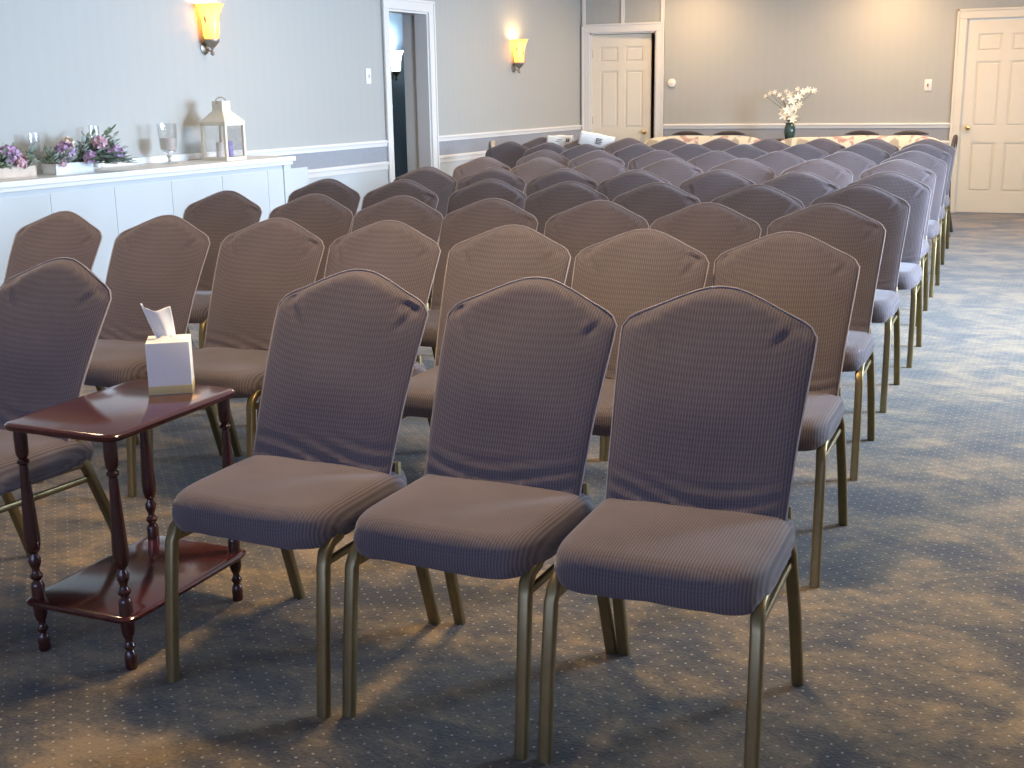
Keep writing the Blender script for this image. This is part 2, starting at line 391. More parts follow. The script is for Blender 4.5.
# six panel doors
def six_panel(width, h):
    """slab with x 0..width, front face at y=0, thickness .036 behind"""
    bm = NB(); t = .036; st = width*.135; mid = width*.12; r = [0, .11*h, .37*h, .455*h, .79*h, .84*h, .93*h, h]
    cx = [(0, st), (st+(width-2*st-mid)/2, st+(width-2*st-mid)/2+mid), (width-st, width)]
    for a, b in cx: box(bm, a, b, 0, t, 0, h)
    pw = [(cx[0][1], cx[1][0]), (cx[1][1], cx[2][0])]
    for a, b in pw:
        for z_0, z_1 in ((r[0], r[1]), (r[2], r[3]), (r[4], r[5]), (r[6], r[7])): box(bm, a, b, 0, t, z_0, z_1)
        for z_0, z_1 in ((r[1], r[2]), (r[3], r[4]), (r[5], r[6])):
            box(bm, a, b, .012, t, z_0, z_1)
            box(bm, a+.022, b-.022, .003, .014, z_0+.022, z_1-.022, .006)
    return bm
def knob(parent, x, z, s=1):
    bm = NB()
    prof = [(.026, 0), (.026, .006), (.012, .010), (.010, .03), (.022, .038), (.028, .05), (.024, .062), (.008, .068)]
    lathe(bm, prof, n=20)
    for v in bm.verts: v.co = Vector((x+v.co.x, -v.co.z, z+v.co.y))
    o = link('door_knob', bm, M['gold'], parent); return o
bm = six_panel(.715, 1.995); d1 = struct('door_1', bm, M['door'], Matrix.Translation((D1[0]+.02, YB+.03, .012)) @ Matrix.Rotation(math.radians(4.5), 4, 'Z'))
knob(d1, .715-.07, .86)
bm = NB()
for z in (.22, 1.0, 1.78): sweep(bm, [(-.004, -.004, z-.045), (-.004, -.004, z+.045)], .007, n=8)
link('hinge', bm, M['gold'], d1)
bm = six_panel(D2[1]-D2[0]-.032, 2.015); d2 = struct('door_2', bm, M['door'], Matrix.Translation((D2[0]+.014, YB+.004, .008)))
knob(d2, .07, .905)

# ------------------------------------------------------------------ small wall fittings
def on_wall(name, loc, rz, **k): return empty(name, loc, rz, **k)
def plate(name, loc, rz, mat, label, cat, toggle=True, w_=.075, h_=.12):
    r = empty(name, loc, rz, label=label, cat=cat)
    bm = NB(); box(bm, -w_/2, w_/2, -.008, 0, -h_/2, h_/2, .003); link('cover_plate', bm, mat, r)
    bm = NB()
    if toggle: box(bm, -.006, .006, -.022, -.008, -.014, .014, .002); link('toggle', bm, M['dark'] if toggle == 2 else M['trim'], r)
    else:
        for z in (-.025, .025): bm = NB(); box(bm, -.016, .016, -.011, -.008, z-.014, z+.014, .003); link('socket', bm, M['plastic'], r)
    return r
RZL = TH+PI/2          # local -y faces +x of wall frame
plate('light_switch', lw(.001, 9.33, 1.512), RZL, M['plastic'], 'grey white light switch on the left wall beside the open doorway', 'light switch', True, .08, .13)
plate('light_switch', (-1.104, YB-.001, 1.365), 0, M['plastic'], 'small ivory light switch on the back wall near the right door', 'light switch', 2)
plate('wall_outlet', lw(.03, 11.62, .79), RZL, M['beige'], 'beige wall outlet on the rail of the left wall behind the chairs', 'outlet', False, .09, .16)
r = empty('wall_sensor', (-3.96, YB-.001, 1.436), 0, label='small round white sensor on the back wall beside the ajar door', cat='sensor')
bm = NB(); lathe(bm, [(.05, 0), (.05, .012), (.044, .022), (.02, .028)], n=24)
for v in bm.verts: v.co = Vector((v.co.x, -v.co.z, v.co.y))
link('housing', bm, M['plastic'], r)
bm = NB(); lathe(bm, [(.014, .026), (.012, .034), (.001, .036)], n=14)
for v in bm.verts: v.co = Vector((v.co.x, -v.co.z, v.co.y))
link('dial', bm, M['trim'], r)

# ------------------------------------------------------------------ wall sconces
def sconce(loc, rz, shade_mat, col, e, label, amber=True):
    """origin on the wall at the shade's base; light stands off along local -y"""
    r = empty('wall_sconce', loc, rz, label=label, cat='wall lamp', group='wall sconces with glass shades')
    bm = NB(); lathe(bm, [(.045, 0), (.045, .008), (.03, .016), (.012, .02)], n=20)
    for v in bm.verts: v.co = Vector((v.co.x, -v.co.z, v.co.y-.05))
    link('wall_plate', bm, M['bronze'], r)
    bm = NB(); sweep(bm, [(0, -.01, -.05), (0, -.05, -.075), (0, -.07, -.065), (0, -.072, -.04)], .006, n=8); link('arm', bm, M['bronze'], r)
    bm = NB(); lathe(bm, [(.004, -.105), (.014, -.098), (.016, -.088), (.009, -.078), (.007, -.066), (.012, -.055), (.028, -.038), (.050, -.014), (.054, -.004), (.054, .006), (.046, .006), (.046, -.002)], cy=-.072, n=24)
    link('holder', bm, M['bronze'], r)
    prof = [(.048, 0), (.054, .03), (.057, .08), (.060, .13), (.068, .175), (.082, .215), (.098, .24), (.100, .243), (.095, .241), (.079, .213), (.064, .173), (.056, .13), (.053, .08), (.05, .03), (.044, .003)]
    bm = NB(); lathe(bm, prof, cy=-.072, n=36, wav=lambda th, z: .035*math.cos(6*th)*max(0, (z-.14)/.1))
    sh = link('lamp_shade', bm, shade_mat, r)
    if amber:                                          # leaf sprigs on the shade
        bm = NB()
        for th0, zz, tilt in ((-PI/2-.35, .10, .35), (-PI/2+.45, .155, -.1), (-PI/2+1.3, .10, .3), (-PI/2-1.5, .14, -.3)):
            pts = []
            for k_ in range(9):
                t = k_/8; th = th0+tilt*(t-.5)*.5; rr = interp([(a_[1], a_[0]) for a_ in prof[:7]], zz-.03+t*.06)+.003
                pts.append((rr*math.cos(th), -.072+rr*math.sin(th), zz-.03+t*.06))
            sweep(bm, pts, [.001+.010*math.sin(PI*min(1, k_/8+.02)) for k_ in range(9)], .0015, n=6, up_=Vector((-math.sin(th0), math.cos(th0), 0)))
        for sgn in (-1, 1):
            pts = []
            for k_ in range(14):
                t = k_/13; th = -PI/2+sgn*(.38-.75*t*(1.1-t*.6)); zc = .005+t*.14; rr = interp([(a_[1], a_[0]) for a_ in prof[:7]], zc)+.002
                pts.append((rr*math.cos(th), -.072+rr*math.sin(th), zc))
            sweep(bm, pts, .0014, n=5)
        link('leaf_sprig', bm, M['bronze'], sh)
    bm = NB(); lathe(bm, [(.001, .05), (.018, .06), (.026, .09), (.02, .125), (.001, .14)], cy=-.072, n=14); link('bulb', bm, M['bulb'] if amber else M['cool_shade'], r)
    l = bpy.data.lights.new('sconce_light', 'POINT'); l.energy = e; l.color = col; l.shadow_soft_size = .05
    lo = bpy.data.objects.new('sconce_light', l); C.objects.link(lo); lo.parent = r; lo.location = (0, -.072, .19)
    return r
sconce(lw(0, 7.22, 1.745), RZL, M['amber'], (1, .66, .30), 13, 'amber glass wall sconce on the left wall above the lantern')
sconce(lw(0, 12.2, 1.66), RZL, M['amber'], (1, .66, .30), 13, 'amber glass wall sconce on the left wall between the doorway and the far corner')
hs = sconce(Vector((-7.165, 13.10, 1.62)), RZL, M['cool_shade'], (.6, .8, 1), 40, 'bright white sconce glowing in the hallway beyond the left doorway', False)

# ceiling lamp housings, the last one made up for the added fill
n_t = 13
for x, y, e in CEIL:
    bm = NB(); lathe(bm, [(.17, -.0), (.20, -.0), (.20, -.02), (.17, -.03), (.155, -.02), (.155, 0)], cx=x, cy=y, cz=CZ, n=28)
    o = struct('trim_%d' % n_t, bm, M['trim'], smooth=True); n_t += 1
    bm = NB(); lathe(bm, [(.001, -.012), (.158, -.012), (.158, -.004)], cx=x, cy=y, cz=CZ, n=28); link('diffuser', bm, M['lamp_glow'], o)

# ------------------------------------------------------------------ the covered banquet chair
HW = [(.38, .200), (.47, .205), (.62, .212), (.74, .221), (.80, .225), (.834, .226)]
def smoothtab(tab, x, q=.015):
    return (interp(tab, x-q)+2*interp(tab, x)+interp(tab, x+q))/4
TOPT = [(0, .9185), (.03, .9165), (.06, .9085), (.10, .893), (.15, .8715), (.185, .858), (.205, .8485), (.214, .840), (.2215, .822)]
def top_z(x): x = abs(x); return smoothtab(TOPT, x, .008) if x > .008 else .9184
def lean(z): t = (z-.44)/.48; return -.200+.245*t-.03*math.sin(PI*max(0, min(1, t)))*.6
ZB = .395
def back_point(u, v, seed):
    # u -1..1 across, v 0..1 up; rounded outline
    xw = .2225
    x = u*xw; zt = top_z(x)
    z = ZB+v*(zt-ZB)
    wd = smoothtab(HW, z)/.226
    return x*wd, z
def crease(x, z, cx, cz, ang, ln, wd_, dep):
    dx, dz = x-cx, z-cz; a = dx*math.cos(ang)+dz*math.sin(ang); b = -dx*math.sin(ang)+dz*math.cos(ang)
    t = max(0, 1-abs(a)/ln); t = t*t*(3-2*t)
    q = b/wd_
    return -dep*t*math.exp(-q*q)+dep*.75*t*math.exp(-(q-1.7)**2)
def back_disp(x, z, seed, rnd):
    d = 0
    for c in rnd['cr']: d += crease(x, z, *c)
    # gathers just above the seat
    g = max(0, 1-(z-.42)/.13)
    d += g*.006*math.sin((z+.03*math.sin(x*9+seed))*190+seed+3*noise.noise(Vector((x*5, z*5, seed))))
    d += .004*noise.noise(Vector((x*6, z*6, seed*3.1)))
    return d
def make_back(seed):
    random.seed(seed*7+1)
    rnd = {'cr': []}
    for s in (-1, 1):
        a0 = -.42*s
        rnd['cr'].append((s*(.185+random.uniform(-.012, .008)), .846+random.uniform(-.006, .004), a0+random.uniform(-.12, .12), .05+random.uniform(-.005, .018), .0095, .0115))
        rnd['cr'].append((s*(.165+random.uniform(-.02, .01)), .822+random.uniform(-.01, .006), s*(.9+random.uniform(-.2, .2)), .045+random.uniform(-.01, .02), .008, .005))
    bm = NB(); NU, NV = 56, 60; T_ = .034
    def grid(side):
        G = []
        for j in range(NV+1):
            row = []
            v = j/NV; v = v**.92
            for i in range(NU+1):
                u = -1+2*i/NU; u = math.sin(u*PI/2)*.35+u*.65
                x, z = back_point(u, v, seed)
                e = (1-abs(u)**7)**.5*min(1, ((1-v)/.035+.0))**.5 if v < 1 else 0
                if abs(u) > .9999: e = 0
                y = lean(z)+T_/2 - side*(T_*.5+.008*(1-u*u))*e
                if side > 0: y -= back_disp(x, z, seed, rnd)*min(1, e*1.2)
                else: y += .3*back_disp(x, z, seed+5, {'cr': []})*e
                row.append(bm.verts.new((x, y, z)))
            G.append(row)
        return G
    A = grid(1); B = grid(-1)
    for j in range(NV):
        for i in range(NU):
            bm.faces.new((A[j][i], A[j][i+1], A[j+1][i+1], A[j+1][i])); bm.faces.new((B[j][i], B[j+1][i], B[j+1][i+1], B[j][i+1]))
    for i in range(NU): bm.faces.new((A[0][i], B[0][i], B[0][i+1], A[0][i+1]))
    bmesh.ops.remove_doubles(bm, verts=bm.verts, dist=.0004)
    # seam path, also the line of the painted rim highlight
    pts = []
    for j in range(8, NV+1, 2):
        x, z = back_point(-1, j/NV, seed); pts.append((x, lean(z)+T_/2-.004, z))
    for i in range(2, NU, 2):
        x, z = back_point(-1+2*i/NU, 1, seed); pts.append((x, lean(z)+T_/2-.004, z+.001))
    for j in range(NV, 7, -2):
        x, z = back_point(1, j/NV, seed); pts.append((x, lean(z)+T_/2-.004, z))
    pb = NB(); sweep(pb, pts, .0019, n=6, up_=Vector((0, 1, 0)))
    return bm, pb
def make_seat(seed):
    bm = NB(); N_ = 112; cx, cy = 0, -.297; a, b = .2195, .238
    def plan(th, ex=.40):
        c, s = math.cos(th), math.sin(th)
        return math.copysign(abs(c)**ex, c)*a, math.copysign(abs(s)**ex, s)*b
    rings = []
    prof = []                     # (scale, z)
    for k in range(14): t = k/14; prof.append((t*.80+.001, .477-.006*t**3))
    for k in range(7):
        t = k/6; prof.append((.80+.195*math.sin(t*PI/2), .471-.036*(1-math.cos(t*PI/2))))
    for k in range(1, 7):
        t = k/6; prof.append((.998+.012*math.sin(t*PI)-.025*t*t, .435-.052*t))
    prof.append((.94, .380)); prof.append((.86, .384))
    for k, (s_, z) in enumerate(prof):
        ring = []
        for i in range(N_):
            th = 2*PI*i/N_; x, y = plan(th); x *= s_; y *= s_
            zz = z
            if z < .436:
                t = min(1, (.436-z)/.05)
                corner = (abs(x/a)*abs(y/b))**3
                front = 1 if y < 0 else 0
                zz -= t*(.016*corner*front-.006)+t*.005*noise.noise(Vector((x*14, y*14, seed*2.3)))
                w_ = 1+t*.020*math.sin(th*9+seed*2)*corner+t*.012*noise.noise(Vector((x*22, y*22, seed)))
                # diagonal pulls on the sides
                pull = math.sin((y*1.0+z*1.6)*75+seed)*.0035*max(0, abs(x/a)-.75)*4*min(1, t+.3)
                x = x*w_+math.copysign(pull, x); y *= w_
            else:
                zz += .003*noise.noise(Vector((x*7, y*7, seed*1.7)))
            ring.append(bm.verts.new((cx+x, cy+y, zz)))
        rings.append(ring)
    for r1, r2 in zip(rings, rings[1:]):
        for k in range(N_): bm.faces.new((r1[k], r1[(k+1) % N_], r2[(k+1) % N_], r2[k]))
    bm.faces.new(rings[0]); bm.faces.new(rings[-1])
    return bm
def make_chair(seed):
    r = empty('banquet_chair', (0, 0, 0))
    K = []
    bb, pb = make_back(seed)
    back = link('backrest', bb, M['cover'], r); K.append(back)
    pp = link('seam_highlight_tube', pb, M['seam_highlight'], back); KIDS[back.name] = [pp]
    K.append(link('seat', make_seat(seed), M['cover'], r))
    for s in (-1, 1):
        bm = NB(); sweep(bm, [(s*.214, -.530, 0), (s*.213, -.510, .20), (s*.211, -.494, .345), (s*.208, -.482, .372), (s*.206, -.458, .390), (s*.205, -.42, .396)], .0140, .0125, n=16, sq=.5); K.append(link('leg', bm, M['brass'], r))
        bm = NB(); sweep(bm, [(s*.213, .0, 0), (s*.210, -.062, .20), (s*.205, -.125, .370), (s*.196, -.145, .42), (s*.19, -.135, .48)], .0140, .0125, n=16, sq=.5); K.append(link('leg', bm, M['brass'], r))
        bm = NB(); sweep(bm, [(s*.202, -.425, .396), (s*.202, -.122, .390)], .010, .010, n=10, sq=.7); K.append(link('seat_rail', bm, M['brass'], r))
        bm = NB(); sweep(bm, [(s*.209, -.494, .350), (s*.203, -.105, .345)], .007, .009, n=10, sq=.7); K.append(link('side_stretcher', bm, M['brass'], r))
    KIDS[r.name] = K
    return r
protos = [make_chair(s) for s in range(3)]; used = [False]*3
def chair(x, y, rz, v, label, group):
    if not used[v]: o = protos[v]; used[v] = True
    else: o = copy_tree(protos[v])
    o.location = (x, y, 0); o.rotation_euler = (0, 0, rz); tag(o, label, 'chair', group)
    return o
R = math.radians
ORD = ['first', 'second', 'third', 'fourth', 'fifth', 'sixth', 'seventh', 'eighth']
ROWS = {
 1: [(-2.505, 2.56), (-1.566, 2.605), (-1.078, 2.615), (-.622, 2.61)],
 2: [(-3.576, 3.73), (-3.04, 3.703), (-2.548, 3.716), (-2.099, 3.743), (-1.611, 3.723), (-1.121, 3.716), (-0.693, 3.761)],
 3: [(-3.549, 4.777), (-2.99, 4.708), (-2.528, 4.703), (-2.109, 4.675), (-1.633, 4.687), (-1.18, 4.679), (-0.728, 4.764)],
 4: [(-3.405, 5.60), (-2.971, 5.62), (-2.58, 5.73), (-2.106, 5.666), (-1.668, 5.684), (-1.155, 5.64), (-0.72, 5.744)],
 5: [(-3.421, 6.681), (-2.984, 6.676), (-2.51, 6.628), (-2.026, 6.59), (-1.576, 6.686), (-1.115, 6.62), (-0.70, 6.657)],
 6: [(-3.515, 7.78), (-3.054, 7.734), (-2.60, 7.66), (-2.18, 7.78), (-1.735, 7.83), (-1.243, 7.769), (-0.756, 7.777)],
 7: [(-3.435, 8.78), (-2.995, 8.72), (-2.576, 8.80), (-2.125, 8.74), (-1.671, 8.73), (-1.195, 8.73), (-0.761, 8.83)],
 8: [(-4.434, 10.30), (-3.91, 10.1), (-3.40, 9.80), (-2.931, 9.86), (-2.50, 9.9), (-2.03, 9.80), (-1.611, 9.88), (-1.237, 9.96), (-.80, 9.90)],
 9: [(-4.50, 11.26), (-3.96, 11.15), (-3.46, 11.09), (-2.998, 10.98), (-2.561, 11.02), (-2.121, 10.95), (-1.662, 11.02), (-1.278, 10.95), (-0.83, 10.90)],
}
RN = {1: 'front row', 2: 'second row', 3: 'third row', 4: 'fourth row', 5: 'fifth row', 6: 'sixth row', 7: 'seventh row', 8: 'row before the last', 9: 'last row'}
L1 = ['taupe covered banquet chair at the left edge behind the cherry side table',
      'covered banquet chair in front, leftmost of the three near chairs, beside the table',
      'taupe covered banquet chair in the front row, middle of the three near chairs',
      'taupe covered banquet chair in the front row, rightmost of the three near chairs']
random.seed(11)
for rk, pts in ROWS.items():
    n = len(pts)
    if rk > 1:                       # neighbouring seats stand shoulder to shoulder
        for i in range(n-2, -1, -1):
            pts[i] = (min(pts[i][0], pts[i+1][0]-.453), pts[i][1])
    for i, (x, y) in enumerate(pts):
        v = (i*2+rk) % 3
        rz = R(random.uniform(-.6, .6)) if rk > 1 else R([-5, -1.5, -2.5, 0][i])
        if rk == 1: lab = L1[i]
        else:
            k = n-1-i
            if k == 0: lab = 'taupe covered banquet chair at the right aisle end of the %s' % RN[rk]
            elif i == 0: lab = 'taupe covered banquet chair at the left wall end of the %s' % RN[rk]
            else: lab = 'covered banquet chair in the %s, %s seat in from right aisle' % (RN[rk], ORD[k])
        dy = -.035 if rk > 1 else 0
        chair(x+(.016 if rk in (2, 3) else .006 if rk > 3 else 0), y+dy, rz, v, lab, 'covered banquet chairs in the %s' % RN[rk])

# ------------------------------------------------------------------ cherry side table and tissue box
t = empty('side_table', (-2.068, 2.315, 0), 0, label='small two tier cherry wood side table with turned legs beside the front chairs', cat='side table')
def slab(x, y, z0, z1):
    bm = NB(); N_ = 96; ring = []
    prof = [(-.010, z0), (-.003, z0+.002), (0, z0+.007), (0, z1-.006), (-.004, z1-.002), (-.009, z1)]
    rings = []
    for off, z in prof:
        ring = []
        for i in range(N_):
            th = 2*PI*(i+.5)/N_; c, s = math.cos(th), math.sin(th)
            ring.append(bm.verts.new((math.copysign(abs(c)**.16, c)*(x+off), math.copysign(abs(s)**.16, s)*(y+off), z)))
        rings.append(ring)
    for r1, r2 in zip(rings, rings[1:]):
        for k in range(N_): bm.faces.new((r1[k], r1[(k+1) % N_], r2[(k+1) % N_], r2[k]))
    bm.faces.new(rings[0]); bm.faces.new(rings[-1]); return bm
link('table_top', slab(.175, .25, .582, .602), M['cherry'], t)
link('shelf', slab(.172, .25, .128, .145), M['cherry'], t)
LEGP = [(.012, 0), (.0145, .004), (.015, .03), (.013, .042), (.0085, .050), (.013, .056), (.015, .062), (.010, .070), (.0085, .078), (.014, .090), (.0165, .1), (.0165, .175), (.0145, .184), (.009, .190),
        (.015, .197), (.0165, .204), (.010, .212), (.009, .220), (.0145, .234), (.0155, .246), (.010, .256), (.009, .262), (.0145, .267), (.0185, .285), (.0195, .31), (.018, .34), (.0125, .44), (.0115, .475), (.010, .492), (.015, .497), (.015, .503), (.010, .508), (.0135, .514), (.0155, .522), (.0165, .560), (.0155, .582)]
for sx in (-1, 1):
    for sy_ in (-1, 1):
        bm = NB(); lathe(bm, LEGP, sx*.138, sy_*.218, 0, n=20); link('leg', bm, M['cherry_dark'], t)
tb = empty('tissue_box', (-2.055, 2.485, .602), R(35), label='cream cube tissue box with a gold base band on the side table', cat='tissue box')
bm = NB(); box(bm, -.055, .055, -.055, .055, 0, .138, .002); link('carton', bm, M['tissue'], tb)
M['goldband'] = plain('gold_band_print', (.62, .48, .20), .5)
bm = NB(); box(bm, -.0556, .0556, -.0556, .0556, .001, .024, .001); link('base_band', bm, M['goldband'], tb)
# tissue: a crumpled folded sheet pulled up through the slot
bm = NB(); G = []
for j in range(15):
    row = []; tj = j/14
    for i in range(19):
        ti = i/18; wdt = (.022+.016*tj**.7)
        x = (ti-.5)*2*wdt-.022*tj-.004; y = .014*math.sin(ti*PI*2.2+.5)*(1-.25*tj)+.010*math.cos(ti*9)*tj*.6
        z = .135+.084*tj*(1+.05*math.cos(ti*PI*2))
        if i < 2: z += .010*tj
        row.append(bm.verts.new((x, y, z)))
    G.append(row)
for j in range(14):
    for i in range(18): bm.faces.new((G[j][i], G[j][i+1], G[j+1][i+1], G[j+1][i]))
for j in range(2):
    pass
ts = link('tissue', bm, M['tissue'], tb); md = ts.modifiers.new('solid', 'SOLIDIFY'); md.thickness = .0012
bm = NB()
lathe(bm, [(.038, .1378), (.034, .1405), (.020, .143), (.012, .150)], 0, 0, 0, n=22, wav=lambda th, z: .25*math.cos(3*th+1)+.1*math.sin(7*th))
link('tissue_fold', bm, M['tissue'], ts)

# ------------------------------------------------------------------ things on the ledge
random.seed(5)
def leafmesh(bm, p0, d, ln, wd_, nrm=None):
    d = Vector(d).normalized(); s = d.cross(nrm or Vector((0, 0, 1)))
    if s.length < .1: s = d.cross(Vector((1, 0, 0)))
    s.normalize(); u = s.cross(d)
    P = [Vector(p0)]; L_ = []; R_ = []; Mid = []
    for t, w2 in ((.2, .6), (.45, 1), (.75, .75)):
        c = Vector(p0)+d*ln*t-u*ln*.10*t*t
        Mid.append(bm.verts.new(c-u*wd_*.12)); L_.append(bm.verts.new(c+s*wd_*w2*.5)); R_.append(bm.verts.new(c-s*wd_*w2*.5))
    a = bm.verts.new(p0); e = bm.verts.new(Vector(p0)+d*ln-u*ln*.12)
    bm.faces.new((a, L_[0], Mid[0])); bm.faces.new((a, Mid[0], R_[0]))
    for k_ in range(2): bm.faces.new((L_[k_], L_[k_+1], Mid[k_+1], Mid[k_])); bm.faces.new((Mid[k_], Mid[k_+1], R_[k_+1], R_[k_]))
    bm.faces.new((L_[2], e, Mid[2])); bm.faces.new((Mid[2], e, R_[2]))
def spray(bm, st, p0, d, ln, n, lw_=.016, ll=.04):
    d = Vector(d).normalized(); pts = []
    side = d.cross(Vector((0, 0, 1))); side = side.normalized() if side.length > .1 else Vector((1, 0, 0))
    for k_ in range(7):
        t = k_/6; pts.append(Vector(p0)+d*ln*t+Vector((0, 0, -ln*.12*t*t)))
    sweep(st, pts, .0015, n=5)
    for k_ in range(n):
        t = .2+.8*k_/(n-1); q = pts[min(5, int(t*6))].lerp(pts[min(6, int(t*6)+1)], t*6-int(t*6)) if t < 1 else pts[-1]
        sg = 1 if k_ % 2 else -1
        dd = d*.6+side*sg*random.uniform(.5, .9)+Vector((0, 0, random.uniform(-.1, .4)))
        leafmesh(bm, q, dd if k_ < n-1 else d, ll*random.uniform(.8, 1.15), lw_)
def bloom(c, r_, n, mat, parent, petals=False):
    bm = NB(); c = Vector(c)
    for k_ in range(n):
        th = k_*2.399; ph = math.acos(1-2*(k_+.5)/n*.8); d = Vector((math.sin(ph)*math.cos(th), math.sin(ph)*math.sin(th), math.cos(ph)))
        d = (d+Vector((random.uniform(-.2, .2),)*3)).normalized(); b0 = c+d*r_*.35
        for q in range(3):
            s = d.orthogonal().normalized(); s = Matrix.Rotation(q*2.1+th, 3, d) @ s
            leafmesh(bm, b0+d*r_*.4, (d*.55+s), r_*.55, r_*.45, d)
    lathe(bm, [(.001, -r_*.55), (r_*.5, -r_*.3), (r_*.62, 0), (r_*.45, r_*.4), (.001, r_*.55)], c.x, c.y, c.z, n=10)
    return link('bloom', bm, mat, parent)
def arrangement(loc, rz, w_, trail, label, boxmat, blooms, sprays):
    r = empty('flower_arrangement', loc, rz, label=label, cat='flower arrangement', group='flower boxes on the left ledge')
    bm = NB(); d_ = .055; h = .065
    box(bm, -w_/2, w_/2, -d_, -d_+.008, 0, h, .001); box(bm, -w_/2, w_/2, d_-.008, d_, 0, h, .001)
    box(bm, -w_/2, -w_/2+.008, -d_, d_, 0, h, .001); box(bm, w_/2-.008, w_/2, -d_, d_, 0, h, .001); box(bm, -w_/2, w_/2, -d_, d_, 0, .01); box(bm, -w_/2+.008, w_/2-.008, -d_+.008, d_-.008, .01, .05)
    link('planter_box', bm, boxmat, r)
    lf = NB(); l2 = NB(); st = NB()
    for k_ in range(90):
        x = random.uniform(-w_/2, w_/2); y = random.uniform(-d_, d_)
        d = (random.uniform(-.8, .8), random.uniform(-1, .5), random.uniform(.4, 1.3))
        spray(lf if k_ % 2 else l2, st, (x, y, .05), d, random.uniform(.06, .14), 8, .019, .04)
    if trail:
        for k_ in range(26):
            a_ = random.uniform(-.2, 1); sprays.append(((random.uniform(.05, .2), random.uniform(-.05, .03), .06), (a_, random.uniform(-1.0, .3), random.uniform(.05, 1.0)), random.uniform(.12, .22), random.choice((9, 11, 10))))
        for k_ in range(14): sprays.append(((random.uniform(.08, .22), -.06, .07), (random.uniform(-.3, .8), -1.1, random.uniform(.05, .5)), random.uniform(.12, .20), random.choice((12, 13, 15))))
    for p0, d, ln, n in sprays: spray(l2 if n % 2 else lf, st, p0, d, ln, n, .030, .050)
    link('foliage', lf, M['leaf'], r); link('foliage', l2, M['leaf2'], r); link('stem', st, M['stem'], r)
    for c, rr, mt in blooms: bloom(c, rr, 22, mt, r)
    return r
# local x runs along the wall away from the camera
arrangement(lw(.27, 5.08, LZ), RZL, .46, 0, 'long pale wood flower box with lilac blooms at the left end of the ledge', M['planter_wood'],
            [((.06, -.04, .13), .058, M['lilac']), ((.11, -.065, .095), .044, M['pink']), ((-.12, 0, .10), .035, M['rose']), ((.165, -.02, .07), .03, M['rose'])],
            [((0, 0, .06), (-.3, 0, 1), .14, 8), ((.19, 0, .06), (.4, -.2, .9), .13, 9)])
arrangement(lw(.27, 5.60, LZ), RZL, .30, 1, 'whitewashed flower box with lilac blooms and trailing eucalyptus on the ledge', M['planter_white'],
            [((-.06, -.05, .13), .058, M['lilac']), ((-.02, -.03, .17), .044, M['rose']), ((.05, .0, .13), .034, M['rose']), ((-.10, -.05, .07), .034, M['pink']), ((.25, -.13, .10), .060, M['lilac']), ((.17, -.10, .17), .045, M['pink']), ((.08, -.10, .09), .04, M['lilac'])],
            [((.12, -.02, .06), (.7, -.1, .9), .20, 11), ((.15, 0, .06), (1, 0, .75), .30, 13), ((.15, -.02, .07), (.9, -.2, 1.1), .26, 12), ((.10, 0, .05), (.4, 0, 1), .17, 9), ((.15, -.04, .05), (1, -.7, .15), .20, 12), ((.17, -.05, .05), (.8, -1.1, .15), .20, 13), ((.2, -.05, .05), (.6, -1.0, .2), .18, 11), ((.18, 0, .06), (1, .1, .3), .26, 12), ((.15, -.03, .06), (.9, -.5, .5), .22, 13)])
def glass_cyl(y, off, h, label):
    r = empty('candle_holder', lw(off, y, LZ), RZL, label=label, cat='candle holder', group='clear glass cylinders behind the flower boxes')
    bm = NB(); lathe(bm, [(.001, .002), (.030, .002), (.033, .006), (.033, h), (.030, h), (.030, .01), (.001, .01)], n=24); link('glass_cylinder', bm, M['glass'], r)
    bm = NB(); lathe(bm, [(.024, .0102), (.025, .09), (.022, .094), (.002, .09)], n=18); link('candle', bm, M['white_wax'], r)
glass_cyl(5.52, .10, .235, 'clear glass candle cylinder rising behind the left flower box')
glass_cyl(6.0, .10, .265, 'clear glass candle cylinder rising behind the right flower box')
# stemmed hurricane candle holder
r = empty('candle_holder', lw(.19, 6.56, LZ), RZL, label='glass hurricane candle holder on a silver stem with a taupe candle', cat='candle holder')
bm = NB(); lathe(bm, [(.055, 0), (.056, .004), (.045, .010), (.015, .016), (.008, .026), (.010, .040), (.020, .050), (.010, .060), (.009, .068), (.026, .075), (.044, .079), (.044, .084), (.001, .084)], n=28); link('silver_stem', bm, M['silver'], r)
bm = NB(); lathe(bm, [(.040, .085), (.052, .092), (.058, .12), (.064, .25), (.066, .262), (.063, .262), (.055, .12), (.049, .096), (.038, .09)], n=32); link('glass_cup', bm, M['glass'], r)
bm = NB(); lathe(bm, [(.046, .094), (.050, .12), (.052, .165), (.048, .17), (.004, .166)], n=24); link('candle', bm, M['wax'], r)
